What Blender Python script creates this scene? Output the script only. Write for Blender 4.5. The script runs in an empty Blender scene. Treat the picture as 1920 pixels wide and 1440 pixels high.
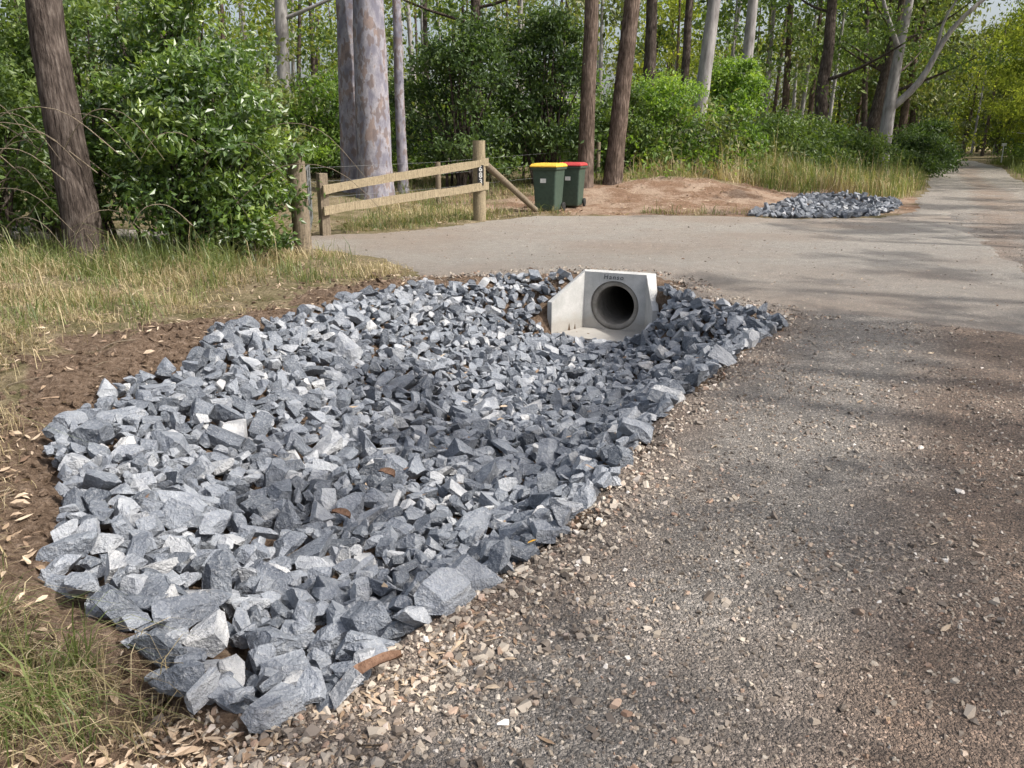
import bpy, bmesh, math, random
import numpy as np
from mathutils import Vector, Matrix
random.seed(7); R=np.random.RandomState(7)
scene=bpy.context.scene

# ---------------------------------------------------------------- helpers
def sm(t): 
    t=np.clip(t,0,1); return t*t*(3-2*t)
_T=np.random.RandomState(3).rand(256,256)
def vn(x,y,s,o=0):
    x=np.asarray(x,float)*s+o*17.3+500; y=np.asarray(y,float)*s+o*9.7+500
    xi=np.floor(x).astype(int); yi=np.floor(y).astype(int)
    fx=x-xi; fy=y-yi; fx=fx*fx*(3-2*fx); fy=fy*fy*(3-2*fy)
    a=_T[xi%256,yi%256]; b=_T[(xi+1)%256,yi%256]; c=_T[xi%256,(yi+1)%256]; d=_T[(xi+1)%256,(yi+1)%256]
    return (a*(1-fx)+b*fx)*(1-fy)+(c*(1-fx)+d*fx)*fy
def sdist(x,y,poly):
    x=np.asarray(x,float); y=np.asarray(y,float)
    best=np.full(x.shape,1e18); ins=np.zeros(x.shape,bool)
    n=len(poly)
    for i in range(n):
        ax,ay=poly[i]; bx,by=poly[(i+1)%n]
        dx,dy=bx-ax,by-ay
        t=np.clip(((x-ax)*dx+(y-ay)*dy)/(dx*dx+dy*dy+1e-12),0,1)
        d=(x-ax-t*dx)**2+(y-ay-t*dy)**2
        best=np.minimum(best,d)
        if ay!=by:
            c=((ay>y)!=(by>y))&(x<(bx-ax)*(y-ay)/(by-ay)+ax)
            ins^=c
    d=np.sqrt(best)
    return np.where(ins,d,-d)
def ldist(x,y,line):
    x=np.asarray(x,float); y=np.asarray(y,float); best=np.full(x.shape,1e18)
    for (ax,ay),(bx,by) in zip(line[:-1],line[1:]):
        dx,dy=bx-ax,by-ay
        t=np.clip(((x-ax)*dx+(y-ay)*dy)/(dx*dx+dy*dy),0,1)
        best=np.minimum(best,(x-ax-t*dx)**2+(y-ay-t*dy)**2)
    return np.sqrt(best)

class MB:
    def __init__(s): s.V=[];s.F=[];s.A=[];s.n=0
    def add(s,v,f,mat=0,smooth=False,var=None):
        v=np.asarray(v,float).reshape(-1,3); f=np.asarray(f,int)
        s.V.append(v); s.F.append((f+s.n,mat,smooth))
        s.A.append(np.full(len(v),.5) if var is None else np.broadcast_to(np.asarray(var,float),(len(v),)))
        s.n+=len(v)
    def build(s,name,mats,parent=None):
        me=bpy.data.meshes.new(name)
        V=np.concatenate(s.V); me.vertices.add(len(V)); me.vertices.foreach_set('co',V.ravel().astype(np.float32))
        L=np.concatenate([f.ravel() for f,_,_ in s.F])
        cnt=np.concatenate([np.full(len(f),f.shape[1]) for f,_,_ in s.F])
        mi=np.concatenate([np.full(len(f),m) for f,m,_ in s.F]); sh=np.concatenate([np.full(len(f),q) for f,_,q in s.F])
        st=np.concatenate([[0],np.cumsum(cnt)[:-1]])
        me.loops.add(len(L)); me.loops.foreach_set('vertex_index',L.astype(np.int32))
        me.polygons.add(len(cnt)); me.polygons.foreach_set('loop_start',st.astype(np.int32))
        for m in mats: me.materials.append(m)
        me.polygons.foreach_set('material_index',mi.astype(np.int32))
        me.polygons.foreach_set('use_smooth',sh.astype(bool))
        a=me.attributes.new('var','FLOAT','POINT'); a.data.foreach_set('value',np.concatenate(s.A).astype(np.float32))
        me.update(calc_edges=True); me.validate()
        ob=bpy.data.objects.new(name,me); scene.collection.objects.link(ob)
        if parent: ob.parent=parent
        return ob

# ---------------------------------------------------------------- materials
class N:
    def __init__(s,name):
        s.m=bpy.data.materials.new(name); s.m.use_nodes=True; s.t=s.m.node_tree; s.t.nodes.clear()
        s.out=s.t.nodes.new('ShaderNodeOutputMaterial'); s.tc=s.t.nodes.new('ShaderNodeTexCoord')
    def n(s,typ,**k):
        x=s.t.nodes.new(typ)
        for a,b in k.items():
            if a.startswith('_'): setattr(x,a[1:],b)
            else:
                key=a.replace('__',' ')
                s.set(x.inputs[key],b)
        return x
    def set(s,inp,b):
        if isinstance(b,bpy.types.NodeSocket): s.t.links.new(b,inp)
        else: inp.default_value=b
    def noise(s,scale,detail=4,rough=.6,vec=None,out='Fac'):
        x=s.n('ShaderNodeTexNoise',Scale=scale,Detail=detail,Roughness=rough); s.set(x.inputs['Vector'],vec or s.tc.outputs['Object']); return x.outputs[out]
    def voro(s,scale,vec=None,rand=1):
        x=s.n('ShaderNodeTexVoronoi',Scale=scale,Randomness=rand); s.set(x.inputs['Vector'],vec or s.tc.outputs['Object']); return x.outputs['Color'],x.outputs['Distance']
    def ramp(s,fac,stops):
        x=s.n('ShaderNodeValToRGB',Fac=fac); e=x.color_ramp.elements
        while len(e)<len(stops): e.new(.5)
        for i,(p,c) in enumerate(stops):
            e[i].position=p; e[i].color=(c[0],c[1],c[2],1) if hasattr(c,'__len__') else (c,c,c,1)
        return x.outputs['Color']
    def mix(s,f,a,b,mode='MIX'):
        x=s.n('ShaderNodeMix',_data_type='RGBA',_blend_type=mode)
        s.set(x.inputs[0],f)
        for i,q in ((6,a),(7,b)):
            if isinstance(q,tuple) and len(q)==3: q=(*q,1)
            s.set(x.inputs[i],q)
        return x.outputs[2]
    def math(s,op,a,b=0.0):
        x=s.n('ShaderNodeMath',_operation=op); s.set(x.inputs[0],a); s.set(x.inputs[1],b); return x.outputs[0]
    def attr(s,name='var'):
        return s.n('ShaderNodeAttribute',_attribute_name=name).outputs['Fac']
    def mapping(s,scale):
        x=s.n('ShaderNodeMapping',Vector=s.tc.outputs['Object']); x.inputs['Scale'].default_value=scale; return x.outputs[0]
    def bump(s,h,bs,bd): return s.n('ShaderNodeBump',Strength=bs,Distance=bd,Height=h).outputs[0]
    def bsdf(s,col,rough=.8,bump=None,bs=.3,bd=.02,spec=.3,metal=0):
        p=s.n('ShaderNodeBsdfPrincipled'); s.set(p.inputs['Base Color'],(*col,1) if isinstance(col,tuple) and len(col)==3 else col)
        s.set(p.inputs['Roughness'],rough); p.inputs['Specular IOR Level'].default_value=spec; p.inputs['Metallic'].default_value=metal
        if bump is not None: s.set(p.inputs['Normal'],s.bump(bump,bs,bd))
        return p.outputs[0]
    def diff(s,col,bump=None,bs=.3,bd=.02):
        p=s.n('ShaderNodeBsdfDiffuse',Color=col)
        if bump is not None: s.set(p.inputs['Normal'],s.bump(bump,bs,bd))
        return p.outputs[0]
    def done(s,sh): s.t.links.new(sh,s.out.inputs['Surface']); return s.m

def leafmat(name,c0,c1,c2,trans=.4,gloss=.03,rough=.5):
    k=N(name); c=k.ramp(k.attr(),[(0,c0),(.5,c1),(1,c2)])
    d=k.diff(c)
    t=k.n('ShaderNodeBsdfTranslucent',Color=k.mix(1.0,c,(1.6,1.6,.7),'MULTIPLY'))
    m=k.n('ShaderNodeMixShader',Fac=trans); k.t.links.new(d,m.inputs[1]); k.t.links.new(t.outputs[0],m.inputs[2])
    if gloss>0:
        g=k.n('ShaderNodeBsdfGlossy',Roughness=rough,Color=(1,1,1,1)); m2=k.n('ShaderNodeMixShader',Fac=gloss)
        k.t.links.new(m.outputs[0],m2.inputs[1]); k.t.links.new(g.outputs[0],m2.inputs[2]); m=m2
    return k.done(m.outputs[0])
LEAF_GLOSS=leafmat('leaf_glossy_green',(.035,.07,.013),(.095,.17,.03),(.24,.32,.065),.4,.06,.42)
LEAF_DARK=leafmat('leaf_dark_green',(.022,.045,.015),(.058,.105,.028),(.12,.18,.05),.4)
LEAF_MID=leafmat('leaf_mid_green',(.04,.078,.019),(.11,.17,.042),(.21,.275,.075),.42)
LEAF_OLIVE=leafmat('leaf_olive',(.05,.066,.024),(.13,.16,.056),(.25,.265,.10),.42)
LEAF_YELL=leafmat('leaf_yellow_green',(.085,.12,.024),(.19,.235,.05),(.34,.36,.09),.5,0)
LEAF_BRIGHT=leafmat('leaf_bright_green',(.065,.125,.022),(.155,.26,.045),(.29,.40,.08),.48)
GRASS_G=leafmat('grass_green',(.06,.09,.024),(.14,.18,.055),(.28,.30,.12),.38,.03)
GRASS_D=leafmat('grass_dry',(.17,.135,.08),(.38,.31,.19),(.62,.53,.36),.25,0)
LITTER=leafmat('leaf_litter_brown',(.13,.08,.055),(.32,.23,.155),(.56,.45,.33),.08,.03,.5)

k=N('rock_bluestone')
isl=k.n('ShaderNodeNewGeometry').outputs['Random Per Island']
base=k.ramp(isl,[(0,(.09,.103,.122)),(.35,(.168,.187,.216)),(.7,(.26,.28,.31)),(.92,(.36,.375,.395)),(1,(.47,.47,.465))])
big=k.noise(8,4,.65); fine=k.noise(70,3,.7)
c=k.mix(1.0,base,k.ramp(big,[(.3,(.60,.62,.67)),(.72,(1.35,1.33,1.3))]),'MULTIPLY')
c=k.mix(k.ramp(fine,[(.50,0.),(.75,.5)]),c,(.50,.505,.51))
hv=k.math('ADD',big,k.math('MULTIPLY',fine,.4))
ROCK=k.done(k.bsdf(c,.55,hv,.9,.04,.5))

k=N('gravel_stone')
isl=k.n('ShaderNodeNewGeometry').outputs['Random Per Island']
c=k.ramp(isl,[(0,(.12,.10,.083)),(.3,(.235,.195,.16)),(.55,(.37,.32,.265)),(.8,(.50,.445,.37)),(.93,(.34,.22,.155)),(1,(.72,.69,.64))])
c=k.mix(k.attr(),k.mix(1.0,c,(.62,.59,.56),'MULTIPLY'),c)
PEB=k.done(k.bsdf(c,.6,spec=.4))

def roadmat(name,grey):
    k=N(name)
    c1,d=k.voro(80); c2,d2=k.voro(200)
    v1=k.ramp(k.n('ShaderNodeSeparateColor',Color=c1).outputs[0],[(0,.55),(.5,.9),(.85,1.08),(1,1.9)])
    v2=k.ramp(k.n('ShaderNodeSeparateColor',Color=c2).outputs[1],[(0,.65),(.7,1.05),(1,1.6)])
    l=k.noise(.8,4,.6); l2=k.noise(5,4,.65)
    br=(.185,.132,.097); gr=(.225,.202,.178)
    f=k.math('ADD',k.attr(),k.math('MULTIPLY',k.math('SUBTRACT',l,.5),1.2))
    c=k.mix(k.ramp(f,[(.15,0.),(.75,1.)]),br,gr)
    c=k.mix(1.0,c,k.ramp(l2,[(.3,.75),(.7,1.2)]),'MULTIPLY')
    c=k.mix(1.0,c,v1,'MULTIPLY'); c=k.mix(1.0,c,v2,'MULTIPLY')
    if grey: c=k.mix(.4,c,(.30,.28,.25))
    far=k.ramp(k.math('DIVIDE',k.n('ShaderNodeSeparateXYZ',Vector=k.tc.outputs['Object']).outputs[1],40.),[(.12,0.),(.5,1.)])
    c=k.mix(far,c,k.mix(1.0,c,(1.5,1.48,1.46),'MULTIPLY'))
    h=k.math('SUBTRACT',k.math('MULTIPLY',l2,1.5),k.math('ADD',d,k.math('MULTIPLY',d2,.5)))
    return k.done(k.bsdf(c,.62,h,1.,.014,.5))
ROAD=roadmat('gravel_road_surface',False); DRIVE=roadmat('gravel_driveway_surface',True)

k=N('dirt_and_litter')
a=k.attr(); n1=k.noise(2.2,4,.65); n2=k.noise(24,5,.75)
dirt=k.ramp(n2,[(.28,(.085,.058,.041)),(.5,(.175,.125,.09)),(.72,(.33,.25,.19))])
lit=k.mix(k.ramp(n1,[(.4,0.),(.62,1.)]),k.ramp(n2,[(.3,(.13,.10,.063)),(.55,(.29,.235,.155)),(.75,(.45,.38,.265))]),k.ramp(n2,[(.3,(.08,.075,.036)),(.7,(.21,.185,.10))]))
mo=k.ramp(n2,[(.3,(.23,.155,.11)),(.5,(.37,.275,.205)),(.72,(.52,.42,.33))])
mo=k.mix(k.ramp(k.noise(1.1,5,.7),[(.42,0.),(.56,.85)]),mo,k.mix(1.0,dirt,(1.2,1.03,.93),'MULTIPLY'))
c=k.mix(k.ramp(k.math('ADD',a,k.math('MULTIPLY',k.math('SUBTRACT',n1,.5),.6)),[(.36,0.),(.6,1.)]),dirt,lit)
mm=k.attr('mound'); c=k.mix(mm,c,mo)
GROUND=k.done(k.diff(c,n2,1.,.06))

def bark(name,kind):
    k=N(name)
    if kind=='mottled':
        v=k.mapping((1.6,1.6,.75)); n=k.noise(2.6,4,.55,v); n2=k.noise(5.5,3,.5,v); f=k.noise(22,4,.7,v)
        c=k.ramp(n,[(.38,(.19,.185,.225)),(.47,(.28,.27,.305)),(.56,(.35,.335,.36)),(.60,(.28,.22,.20))])
        c=k.mix(k.ramp(n2,[(.55,0.),(.58,.85)]),c,(.18,.145,.14))
        c=k.mix(k.ramp(f,[(.35,.35),(.6,0.)]),c,(.13,.12,.14)); h=k.math('ADD',n,k.math('MULTIPLY',f,.2)); return k.done(k.diff(c,h,.4,.04))
    if kind=='pale':
        v=k.mapping((2,2,.5)); n=k.noise(3,4,.6,v); c=k.ramp(n,[(.3,(.17,.155,.15)),(.5,(.29,.275,.27)),(.7,(.40,.38,.365))]); return k.done(k.diff(c,n,.4,.03))
    v=k.mapping((1,1,.16)); n=k.noise(26,4,.65,v); n2=k.noise(3,2)
    lo,mi,hi=((.045,.034,.027),(.13,.098,.08),(.26,.205,.17)) if kind=='brown' else ((.032,.026,.023),(.095,.076,.066),(.19,.16,.14)) 
    c=k.ramp(n,[(.3,lo),(.52,mi),(.75,hi)]); c=k.mix(1.0,c,k.ramp(n2,[(.3,.7),(.7,1.3)]),'MULTIPLY')
    return k.done(k.diff(c,n,1.,.05))
BK_M=bark('bark_mottled_gum','mottled'); BK_P=bark('bark_pale','pale'); BK_B=bark('bark_brown','brown'); BK_D=bark('bark_dark','dark')

def wood(name,lo,hi):
    k=N(name); v=k.mapping((6,6,6)); n=k.noise(5,5,.7,v); g=k.noise(3,4,.7,k.mapping((22,22,1.5)))
    c=k.ramp(g,[(.3,lo),(.7,hi)]); c=k.mix(k.ramp(n,[(.48,0.),(.75,.75)]),c,tuple(x*.4 for x in lo))
    return k.done(k.bsdf(c,.85,g,.5,.01,.2))
WOOD=wood('weathered_timber',(.19,.15,.095),(.40,.335,.225)); WOODD=wood('old_timber',(.12,.098,.072),(.29,.235,.17))
k=N('concrete'); n=k.noise(6,5,.65); n2=k.noise(70,3,.6)
c=k.mix(1.0,k.ramp(n,[(.3,(.39,.39,.375)),(.7,(.54,.535,.52))]),k.ramp(n2,[(.3,.9),(.7,1.06)]),'MULTIPLY')
zz=k.n('ShaderNodeSeparateXYZ',Vector=k.tc.outputs['Object']).outputs[2]
c=k.mix(k.ramp(k.math('ADD',k.math('MULTIPLY',zz,-1.6),k.math('MULTIPLY',n,.6)),[(.85,0.),(1.2,.5)]),c,(.27,.235,.19))
CONC=k.done(k.bsdf(c,.8,n2,.25,.004,.3))
k=N('concrete_stained'); n=k.noise(9,5,.7)
CONCD=k.done(k.bsdf(k.ramp(n,[(.3,(.17,.155,.135)),(.7,(.33,.31,.28))]),.9,n,.4,.01,.2))
def plain(name,col,rough=.5,metal=0,spec=.4):
    k=N(name); n=k.noise(14,4,.6); c=k.mix(1.0,col,k.ramp(n,[(.3,.8),(.7,1.12)]),'MULTIPLY'); return k.done(k.bsdf(c,rough,n,.08,.01,spec,metal))
BIN_G=plain('bin_green_plastic',(.05,.08,.06),.55); LID_Y=plain('lid_yellow',(.72,.45,.06),.5); LID_R=plain('lid_red',(.42,.05,.05),.5)
RUBBER=plain('rubber_black',(.02,.02,.02),.8); STEEL=plain('galvanised_steel',(.25,.26,.26),.5,.7); BLACK=plain('black_paint',(.02,.02,.022),.6)
INK=plain('stencil_ink',(.07,.075,.08),.8)
WHITE=plain('white_paint',(.7,.7,.68),.5); YLEAF=plain('yellow_leaf',(.55,.30,.03),.5); BARKS=wood('shed_bark',(.10,.055,.035),(.27,.165,.11))

# ---------------------------------------------------------------- layout (metres; road surface z=0)
PATCH=[(-.15,2.72),(.14,3.05),(.42,3.55),(.71,4.35),(1.17,5.25),(1.76,6.3),(2.42,7.25),(2.55,7.5),(2.35,7.95),(1.95,8.4),(1.75,9.0),(1.71,9.57),(.79,9.98),(.0,9.98),(-1.,9.65),(-1.5,8.95),(-1.9,7.8),(-2.4,6.8),(-2.47,5.78),(-2.55,4.93),(-2.52,4.26),(-2.24,3.67),(-1.95,3.2),(-1.68,2.75),(-1.38,2.42),(-1.12,2.30),(-.90,2.06),(-.72,1.96),(-.52,2.10),(-.30,2.45)]
CENTER=[(-.75,2.4),(-.55,3.4),(-.15,5),(.35,6.8),(.8,8.3),(1.0,9.2)]
PATCH2=[(5.4,19.5),(6.3,18.8),(8.2,19.2),(9.3,20.6),(10.4,22.6),(11.0,24.2),(9.9,25.2),(8.6,24.4),(7,22)]
ROADP=[(-6,-8),(-3.4,-3),(-1.8,0),(-.80,1.85),(-.2,2.62),(.38,3.5),(.7,4.35),(1.17,5.25),(1.76,6.3),(2.42,7.2),(2.9,8.3),(4.2,10.5),(6.5,15),(8.7,18.9),(9.7,20.6),(10.9,22.6),(11.7,24.6),(14.7,30),(19.5,40),(28,57),(39,82),(46,105),(40,135),(32,150),(37,153),(46,137),(53,105),(44.5,82),(33,57),(25.2,43),(20,32),(16,23.5),(12.5,16),(9.5,10),(7,5),(4,-1),(1,-8)]
DRIVEP=[(3.2,7.8),(2.5,8.1),(2.15,8.6),(2.05,9.2),(1.9,9.75),(1.3,10.1),(.6,10.3),(-.3,10.25),(-1.15,10.2),(-1.35,11.),(-2.0,12.0),(-2.7,12.9),(-3.4,13.3),(-6,13.9),(-10,15),(-10,17),(-6,15.8),(-3.6,15.0),(-2.3,15.6),(-1.4,16.6),(-.5,18.0),(.5,19.2),(3,19.6),(5.2,19.1),(6.3,18.4),(8.4,18.9),(9.9,20.6),(10.6,20.5),(8,14),(6,9.),(4.5,7)]
HW=np.array([1.225,9.78]); HA=math.radians(-24); ca,sa=math.cos(HA),math.sin(HA)
def hwloc(x,y):
    dx=x-HW[0]; dy=y-HW[1]; return ca*dx+sa*dy, -sa*dx+ca*dy
def Z(x,y,micro=True):
    x=np.asarray(x,float); y=np.asarray(y,float)
    sr=np.maximum(sdist(x,y,ROADP),sdist(x,y,DRIVEP)); out=np.maximum(-sr,0)
    left=sm((1.0+.5*y-x)/3)
    z=.30*sm((out-2.6)/4)*left
    z=z+ .36*np.exp(-(((x-4.2)/3.3)**2+((y-24.2)/2.6)**2))*sm(out/2.5)
    z=z+ .40*np.exp(-(((x-9.0)/3.0)**2+((y-29.)/3.5)**2))*sm(out/2)
    z=z+ .35*sm((out-3)/10)
    z=z+ .10*np.exp(-(((x-1.4)/1.6)**2+((y-10.9)/1.0)**2))
    p=sdist(x,y,PATCH); dc=ldist(x,y,CENTER)
    D=np.interp(y,[1.9,2.6,3.5,5,7,9.3],[.08,.20,.38,.54,.64,.66])
    fr=np.where(p>0,p/(p+dc+1e-6),0)
    z=z-D*sm(.12+fr*1.2)*sm(p/.10)
    z=z+.05*np.exp(-((-p-.35)/.25)**2)*(p<0)*sm(out/.6)*left
    p2=sdist(x,y,PATCH2); z=z-.18*sm(p2/1.0)
    lx,ly=hwloc(x,y)
    cut=(ly<.09)&(ly>-.85)&(np.abs(lx)<.43+np.minimum(np.maximum(-ly,0),.6)*.44)
    z=np.where(cut,np.minimum(z,np.where(ly>-.62,-.60,-.64)),z)
    behind=(ly>=.09)&(ly<.6)&(np.abs(lx)<.55); z=np.where(behind,np.maximum(z,.075),z)
    if micro:
        on=sm(out/.4)*(1+.8*sm(1-(-p-.4)/.6)*left)
        amp=.012+.05*on
        z=z+amp*(vn(x,y,2.2,1)-.5)+(.004+.035*on)*(vn(x,y,8,2)-.5)+(.003+.016*on)*(vn(x,y,25,3)-.5)
    return z

r=[1.0]
while r[-1]<520: r.append(r[-1]+(max(.04,.0055*r[-1]) if r[-1]<36 else .025*r[-1]))
r=np.array(r); th=np.radians(np.arange(-80,80.01,.29))
RR,TH=np.meshgrid(r,th,indexing='ij'); GX=RR*np.sin(TH); GY=RR*np.cos(TH)-4
GZ=Z(GX,GY); SR=sdist(GX,GY,ROADP); SD=sdist(GX,GY,DRIVEP); SP=sdist(GX,GY,PATCH)
nr,nt=GX.shape
idx=np.arange(nr*nt).reshape(nr,nt)
F=np.stack([idx[:-1,:-1],idx[:-1,1:],idx[1:,1:],idx[1:,:-1]],-1).reshape(-1,4)[:,::-1]
veg=sm((-SP-.60+1.0*(vn(GX,GY,1.3,5)-.5)+.6*(vn(GX,GY,4,6)-.5))/.5); veg=np.where(SP>0,0,veg)
nzm=.9*(vn(GX,GY,.9,15)-.5)+.5*(vn(GX,GY,2.6,16)-.5)
mound=sm(1.6-(((GX-4.6)/5.6)**2+((GY-22.3)/2.7)**2)+nzm); mound=np.maximum(mound,sm(1.4-(((GX-9.4)/3.2)**2+((GY-25.2)/2.2)**2)+nzm))
veg=veg*(1-mound)
V=np.stack([GX,GY,GZ],-1).reshape(-1,3)
LX,LY=hwloc(GX,GY)
near=((np.abs(LX)<.44)&(LY>-.15)&(LY<.35)).ravel()[F].any(1); zr=GZ.ravel()[F]; steep=(zr.max(1)-zr.min(1))>.2
Fg=F[~(near&steep)]
mb=MB(); mb.add(V,Fg,0,True,veg.ravel()); g=mb.build('ground',[GROUND])
at=g.data.attributes.new('mound','FLOAT','POINT'); at.data.foreach_set('value',mound.ravel().astype(np.float32))
def sheet(name,S,mat,lift,var):
    nz=.25*(vn(GX,GY,1.7,8)-.5)+.16*(vn(GX,GY,7,9)-.5)
    q=S+nz
    off=-.035+(lift+.035)*sm((q+.08)/.16)
    keep=(S>-.3).ravel(); fk=keep[F].all(1)
    bad=((np.abs(LX)<.8)&(LY<.16)&(LY>-.8)).ravel(); fk&=~bad[F].any(1)
    ff=F[fk]; u,inv=np.unique(ff,return_inverse=True)
    vv=V.copy(); vv[:,2]+=off.ravel()
    m=MB(); m.add(vv[u],inv.reshape(ff.shape),0,True,var.ravel()[u]); return m.build(name,[mat])
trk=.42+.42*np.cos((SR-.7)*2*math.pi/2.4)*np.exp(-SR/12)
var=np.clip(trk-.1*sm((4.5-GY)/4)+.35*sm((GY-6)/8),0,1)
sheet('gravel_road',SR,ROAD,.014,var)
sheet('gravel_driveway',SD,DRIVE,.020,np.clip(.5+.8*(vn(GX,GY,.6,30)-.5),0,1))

# ---------------------------------------------------------------- rocks
def rock_proto(seed,planes=9,bev=.014,rough=True):
    rr=random.Random(seed); bm=bmesh.new(); bmesh.ops.create_cube(bm,size=2)
    for i in range(planes):
        n=Vector((rr.gauss(0,1),rr.gauss(0,1),rr.gauss(0,1))).normalized(); d=rr.uniform(.48,1.0)
        res=bmesh.ops.bisect_plane(bm,geom=bm.verts[:]+bm.edges[:]+bm.faces[:],plane_co=n*d,plane_no=n,clear_outer=True)
        e=[q for q in res['geom_cut'] if isinstance(q,bmesh.types.BMEdge)]
        if len(e)>=3:
            try: bmesh.ops.contextual_create(bm,geom=e)
            except Exception: pass
    bmesh.ops.remove_doubles(bm,verts=bm.verts[:],dist=.05)
    if bev>0:
        bmesh.ops.bevel(bm,geom=bm.edges[:],offset=bev,segments=1,affect='EDGES',profile=.5,clamp_overlap=True)
    bmesh.ops.triangulate(bm,faces=bm.faces[:])
    if rough:
        for q in (.45,.4):
            bmesh.ops.subdivide_edges(bm,edges=[e for e in bm.edges if e.calc_length()>q],cuts=1,use_grid_fill=False)
            bmesh.ops.triangulate(bm,faces=bm.faces[:])
        for v in bm.verts: v.co+=Vector((rr.uniform(-1,1),rr.uniform(-1,1),rr.uniform(-1,1)))*.032
    bmesh.ops.recalc_face_normals(bm,faces=bm.faces[:])
    bm.verts.ensure_lookup_table(); bm.verts.index_update()
    v=np.array([x.co[:] for x in bm.verts]); f=np.array([[y.index for y in x.verts] for x in bm.faces if len(x.verts)==3]); bm.free()
    v=v-v.mean(0); v/=np.abs(v).max(0)**.8; return v,f
PROT=[rock_proto(i) for i in range(34)]
SMALL=[rock_proto(100+i,5,0,False) for i in range(12)]
def rotmats(rx,ry,rz):
    cx,sx,cy,sy,cz,sz=np.cos(rx),np.sin(rx),np.cos(ry),np.sin(ry),np.cos(rz),np.sin(rz)
    o=np.zeros_like(cx); i=np.ones_like(cx)
    X=np.stack([i,o,o,o,cx,-sx,o,sx,cx],-1).reshape(-1,3,3); Y=np.stack([cy,o,sy,o,i,o,-sy,o,cy],-1).reshape(-1,3,3); Zm=np.stack([cz,-sz,o,sz,cz,o,o,o,i],-1).reshape(-1,3,3)
    return Zm@Y@X
def scatter(mb,protos,P,S,tilt,mat=0,var=None):
    n=len(P); M=rotmats(R.normal(0,tilt,n),R.normal(0,tilt,n),R.uniform(0,6.28,n)); pi=R.randint(0,len(protos),n)
    if var is None: var=np.full(n,.5)
    for k_,(v,f) in enumerate(protos):
        m=np.where(pi==k_)[0]
        if len(m)==0: continue
        vv=np.einsum('nij,nkj->nki',M[m],v[None]*S[m][:,None,:])+P[m][:,None,:]
        ff=f[None]+(np.arange(len(m))*len(v))[:,None,None]
        mb.add(vv.reshape(-1,3),ff.reshape(-1,3),mat,False,np.repeat(var[m],len(v)))
def pile(name,poly,tries,rad,limit,hw=False,edge=.0):
    xs=[p[0] for p in poly]; ys=[p[1] for p in poly]
    x=R.uniform(min(xs)-.2,max(xs)+.1,tries); y=R.uniform(min(ys)-.2,max(ys),tries)
    s=sdist(x,y,poly); ok=s>edge+.20*(vn(x,y,3,4)-.5)*(.4+.6*(x<-.3))
    x,y,s=x[ok],y[ok],s[ok]; z0=Z(x,y,False)
    P=np.zeros((len(x),4)); n=0; lim=limit
    for i in range(len(x)):
        rr=rad(x[i],y[i],s[i])
        if s[i]<.1 and rr>.085: rr*=.75
        if hw:
            lx,ly=hwloc(x[i],y[i])
            if ly>-.66-rr*.8 and ly<.2 and abs(lx)<.48+max(-ly,0)*.42+rr*.75: continue
            if ly>=.2 and abs(lx)<.5+rr: continue
        z=z0[i]+rr*.40
        if n:
            d2=(P[:n,0]-x[i])**2+(P[:n,1]-y[i])**2; R2=((P[:n,3]+rr)*.84)**2; m=d2<R2
            if m.any(): z=max(z,(P[:n,2][m]+.62*np.sqrt(R2[m]-d2[m])).max())
        if z-z0[i]>lim*(1 if s[i]>.18 else .65): continue
        P[n]=(x[i],y[i],z,rr); n+=1
    P=P[:n]; m=MB()
    asp=np.stack([R.uniform(1.0,1.5,n),R.uniform(.72,1.02,n),R.uniform(.45,.82,n)],-1)
    scatter(m,PROT,P[:,:3],asp*P[:,3:4],.5)
    print(name,n); return m.build(name,[ROCK])
def rad1(x,y,s):
    b=random.lognormvariate(math.log(.057),.40)
    if y<3.0: b*=1.08
    return min(max(b,.022),.125)
pile('rock_riprap',PATCH,60000,rad1,.12,True)
pile('rock_riprap',PATCH2,5000,lambda x,y,s:min(max(random.lognormvariate(math.log(.075),.3),.045),.14),.13)

# loose gravel
def pts_in(n,x0,x1,y0,y1,dens=None):
    x=R.uniform(x0,x1,n); y=R.uniform(y0,y1,n); 
    if dens is not None:
        k_=R.rand(n)<dens(x,y); x,y=x[k_],y[k_]
    return x,y
mbp=MB()
def addpeb(x,y,sz,var,mb=None):
    s=sdist(x,y,ROADP); zz=Z(x,y)+np.where(np.maximum(s,sdist(x,y,DRIVEP))>0,.014,0)
    S=sz[:,None]*np.stack([R.uniform(.9,1.4,len(x)),R.uniform(.7,1.,len(x)),R.uniform(.5,.85,len(x))],-1)
    scatter(mb or mbp,SMALL,np.stack([x,y,zz+sz*.15],-1),S,.5,0,var)
def dn(x,y):
    s=sdist(x,y,ROADP); p=sdist(x,y,PATCH); c=vn(x,y,2.5,11)*.6+vn(x,y,.9,12)*.6
    return np.where((s>.02)&(p<0),np.clip(c*1.6-.5,.05,1)*np.clip(1.25-y/9,.05,1),0)
x,y=pts_in(85000,-1.4,4.2,1.4,7.5,dn); addpeb(x,y,np.clip(R.lognormal(math.log(.0046),.46,len(x)),.0025,.018),np.clip(R.rand(len(x))*1.1-.1,0,1))
def dband(x,y):
    s=sdist(x,y,ROADP); p=sdist(x,y,PATCH); return np.where((p<.05)&(p>-.7),np.exp(-((s-.10)/(.09+.19*np.clip((4-y)/2,0,1)))**2)*np.clip(1.35-y/5.5,.15,1),0)
x,y=pts_in(65000,-1.2,2.6,1.6,8,dband); addpeb(x,y,np.clip(R.lognormal(math.log(.0078),.4,len(x)),.004,.021),np.clip(.45+R.rand(len(x))*.8,0,1))
def dhw(x,y):
    p=sdist(x,y,PATCH); lx,ly=hwloc(x,y); return np.where((p<.25)&(p>-.6)&((ly>.2)|(np.abs(lx)>.62+np.maximum(-ly,0)*.4)),.8,0)
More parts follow.
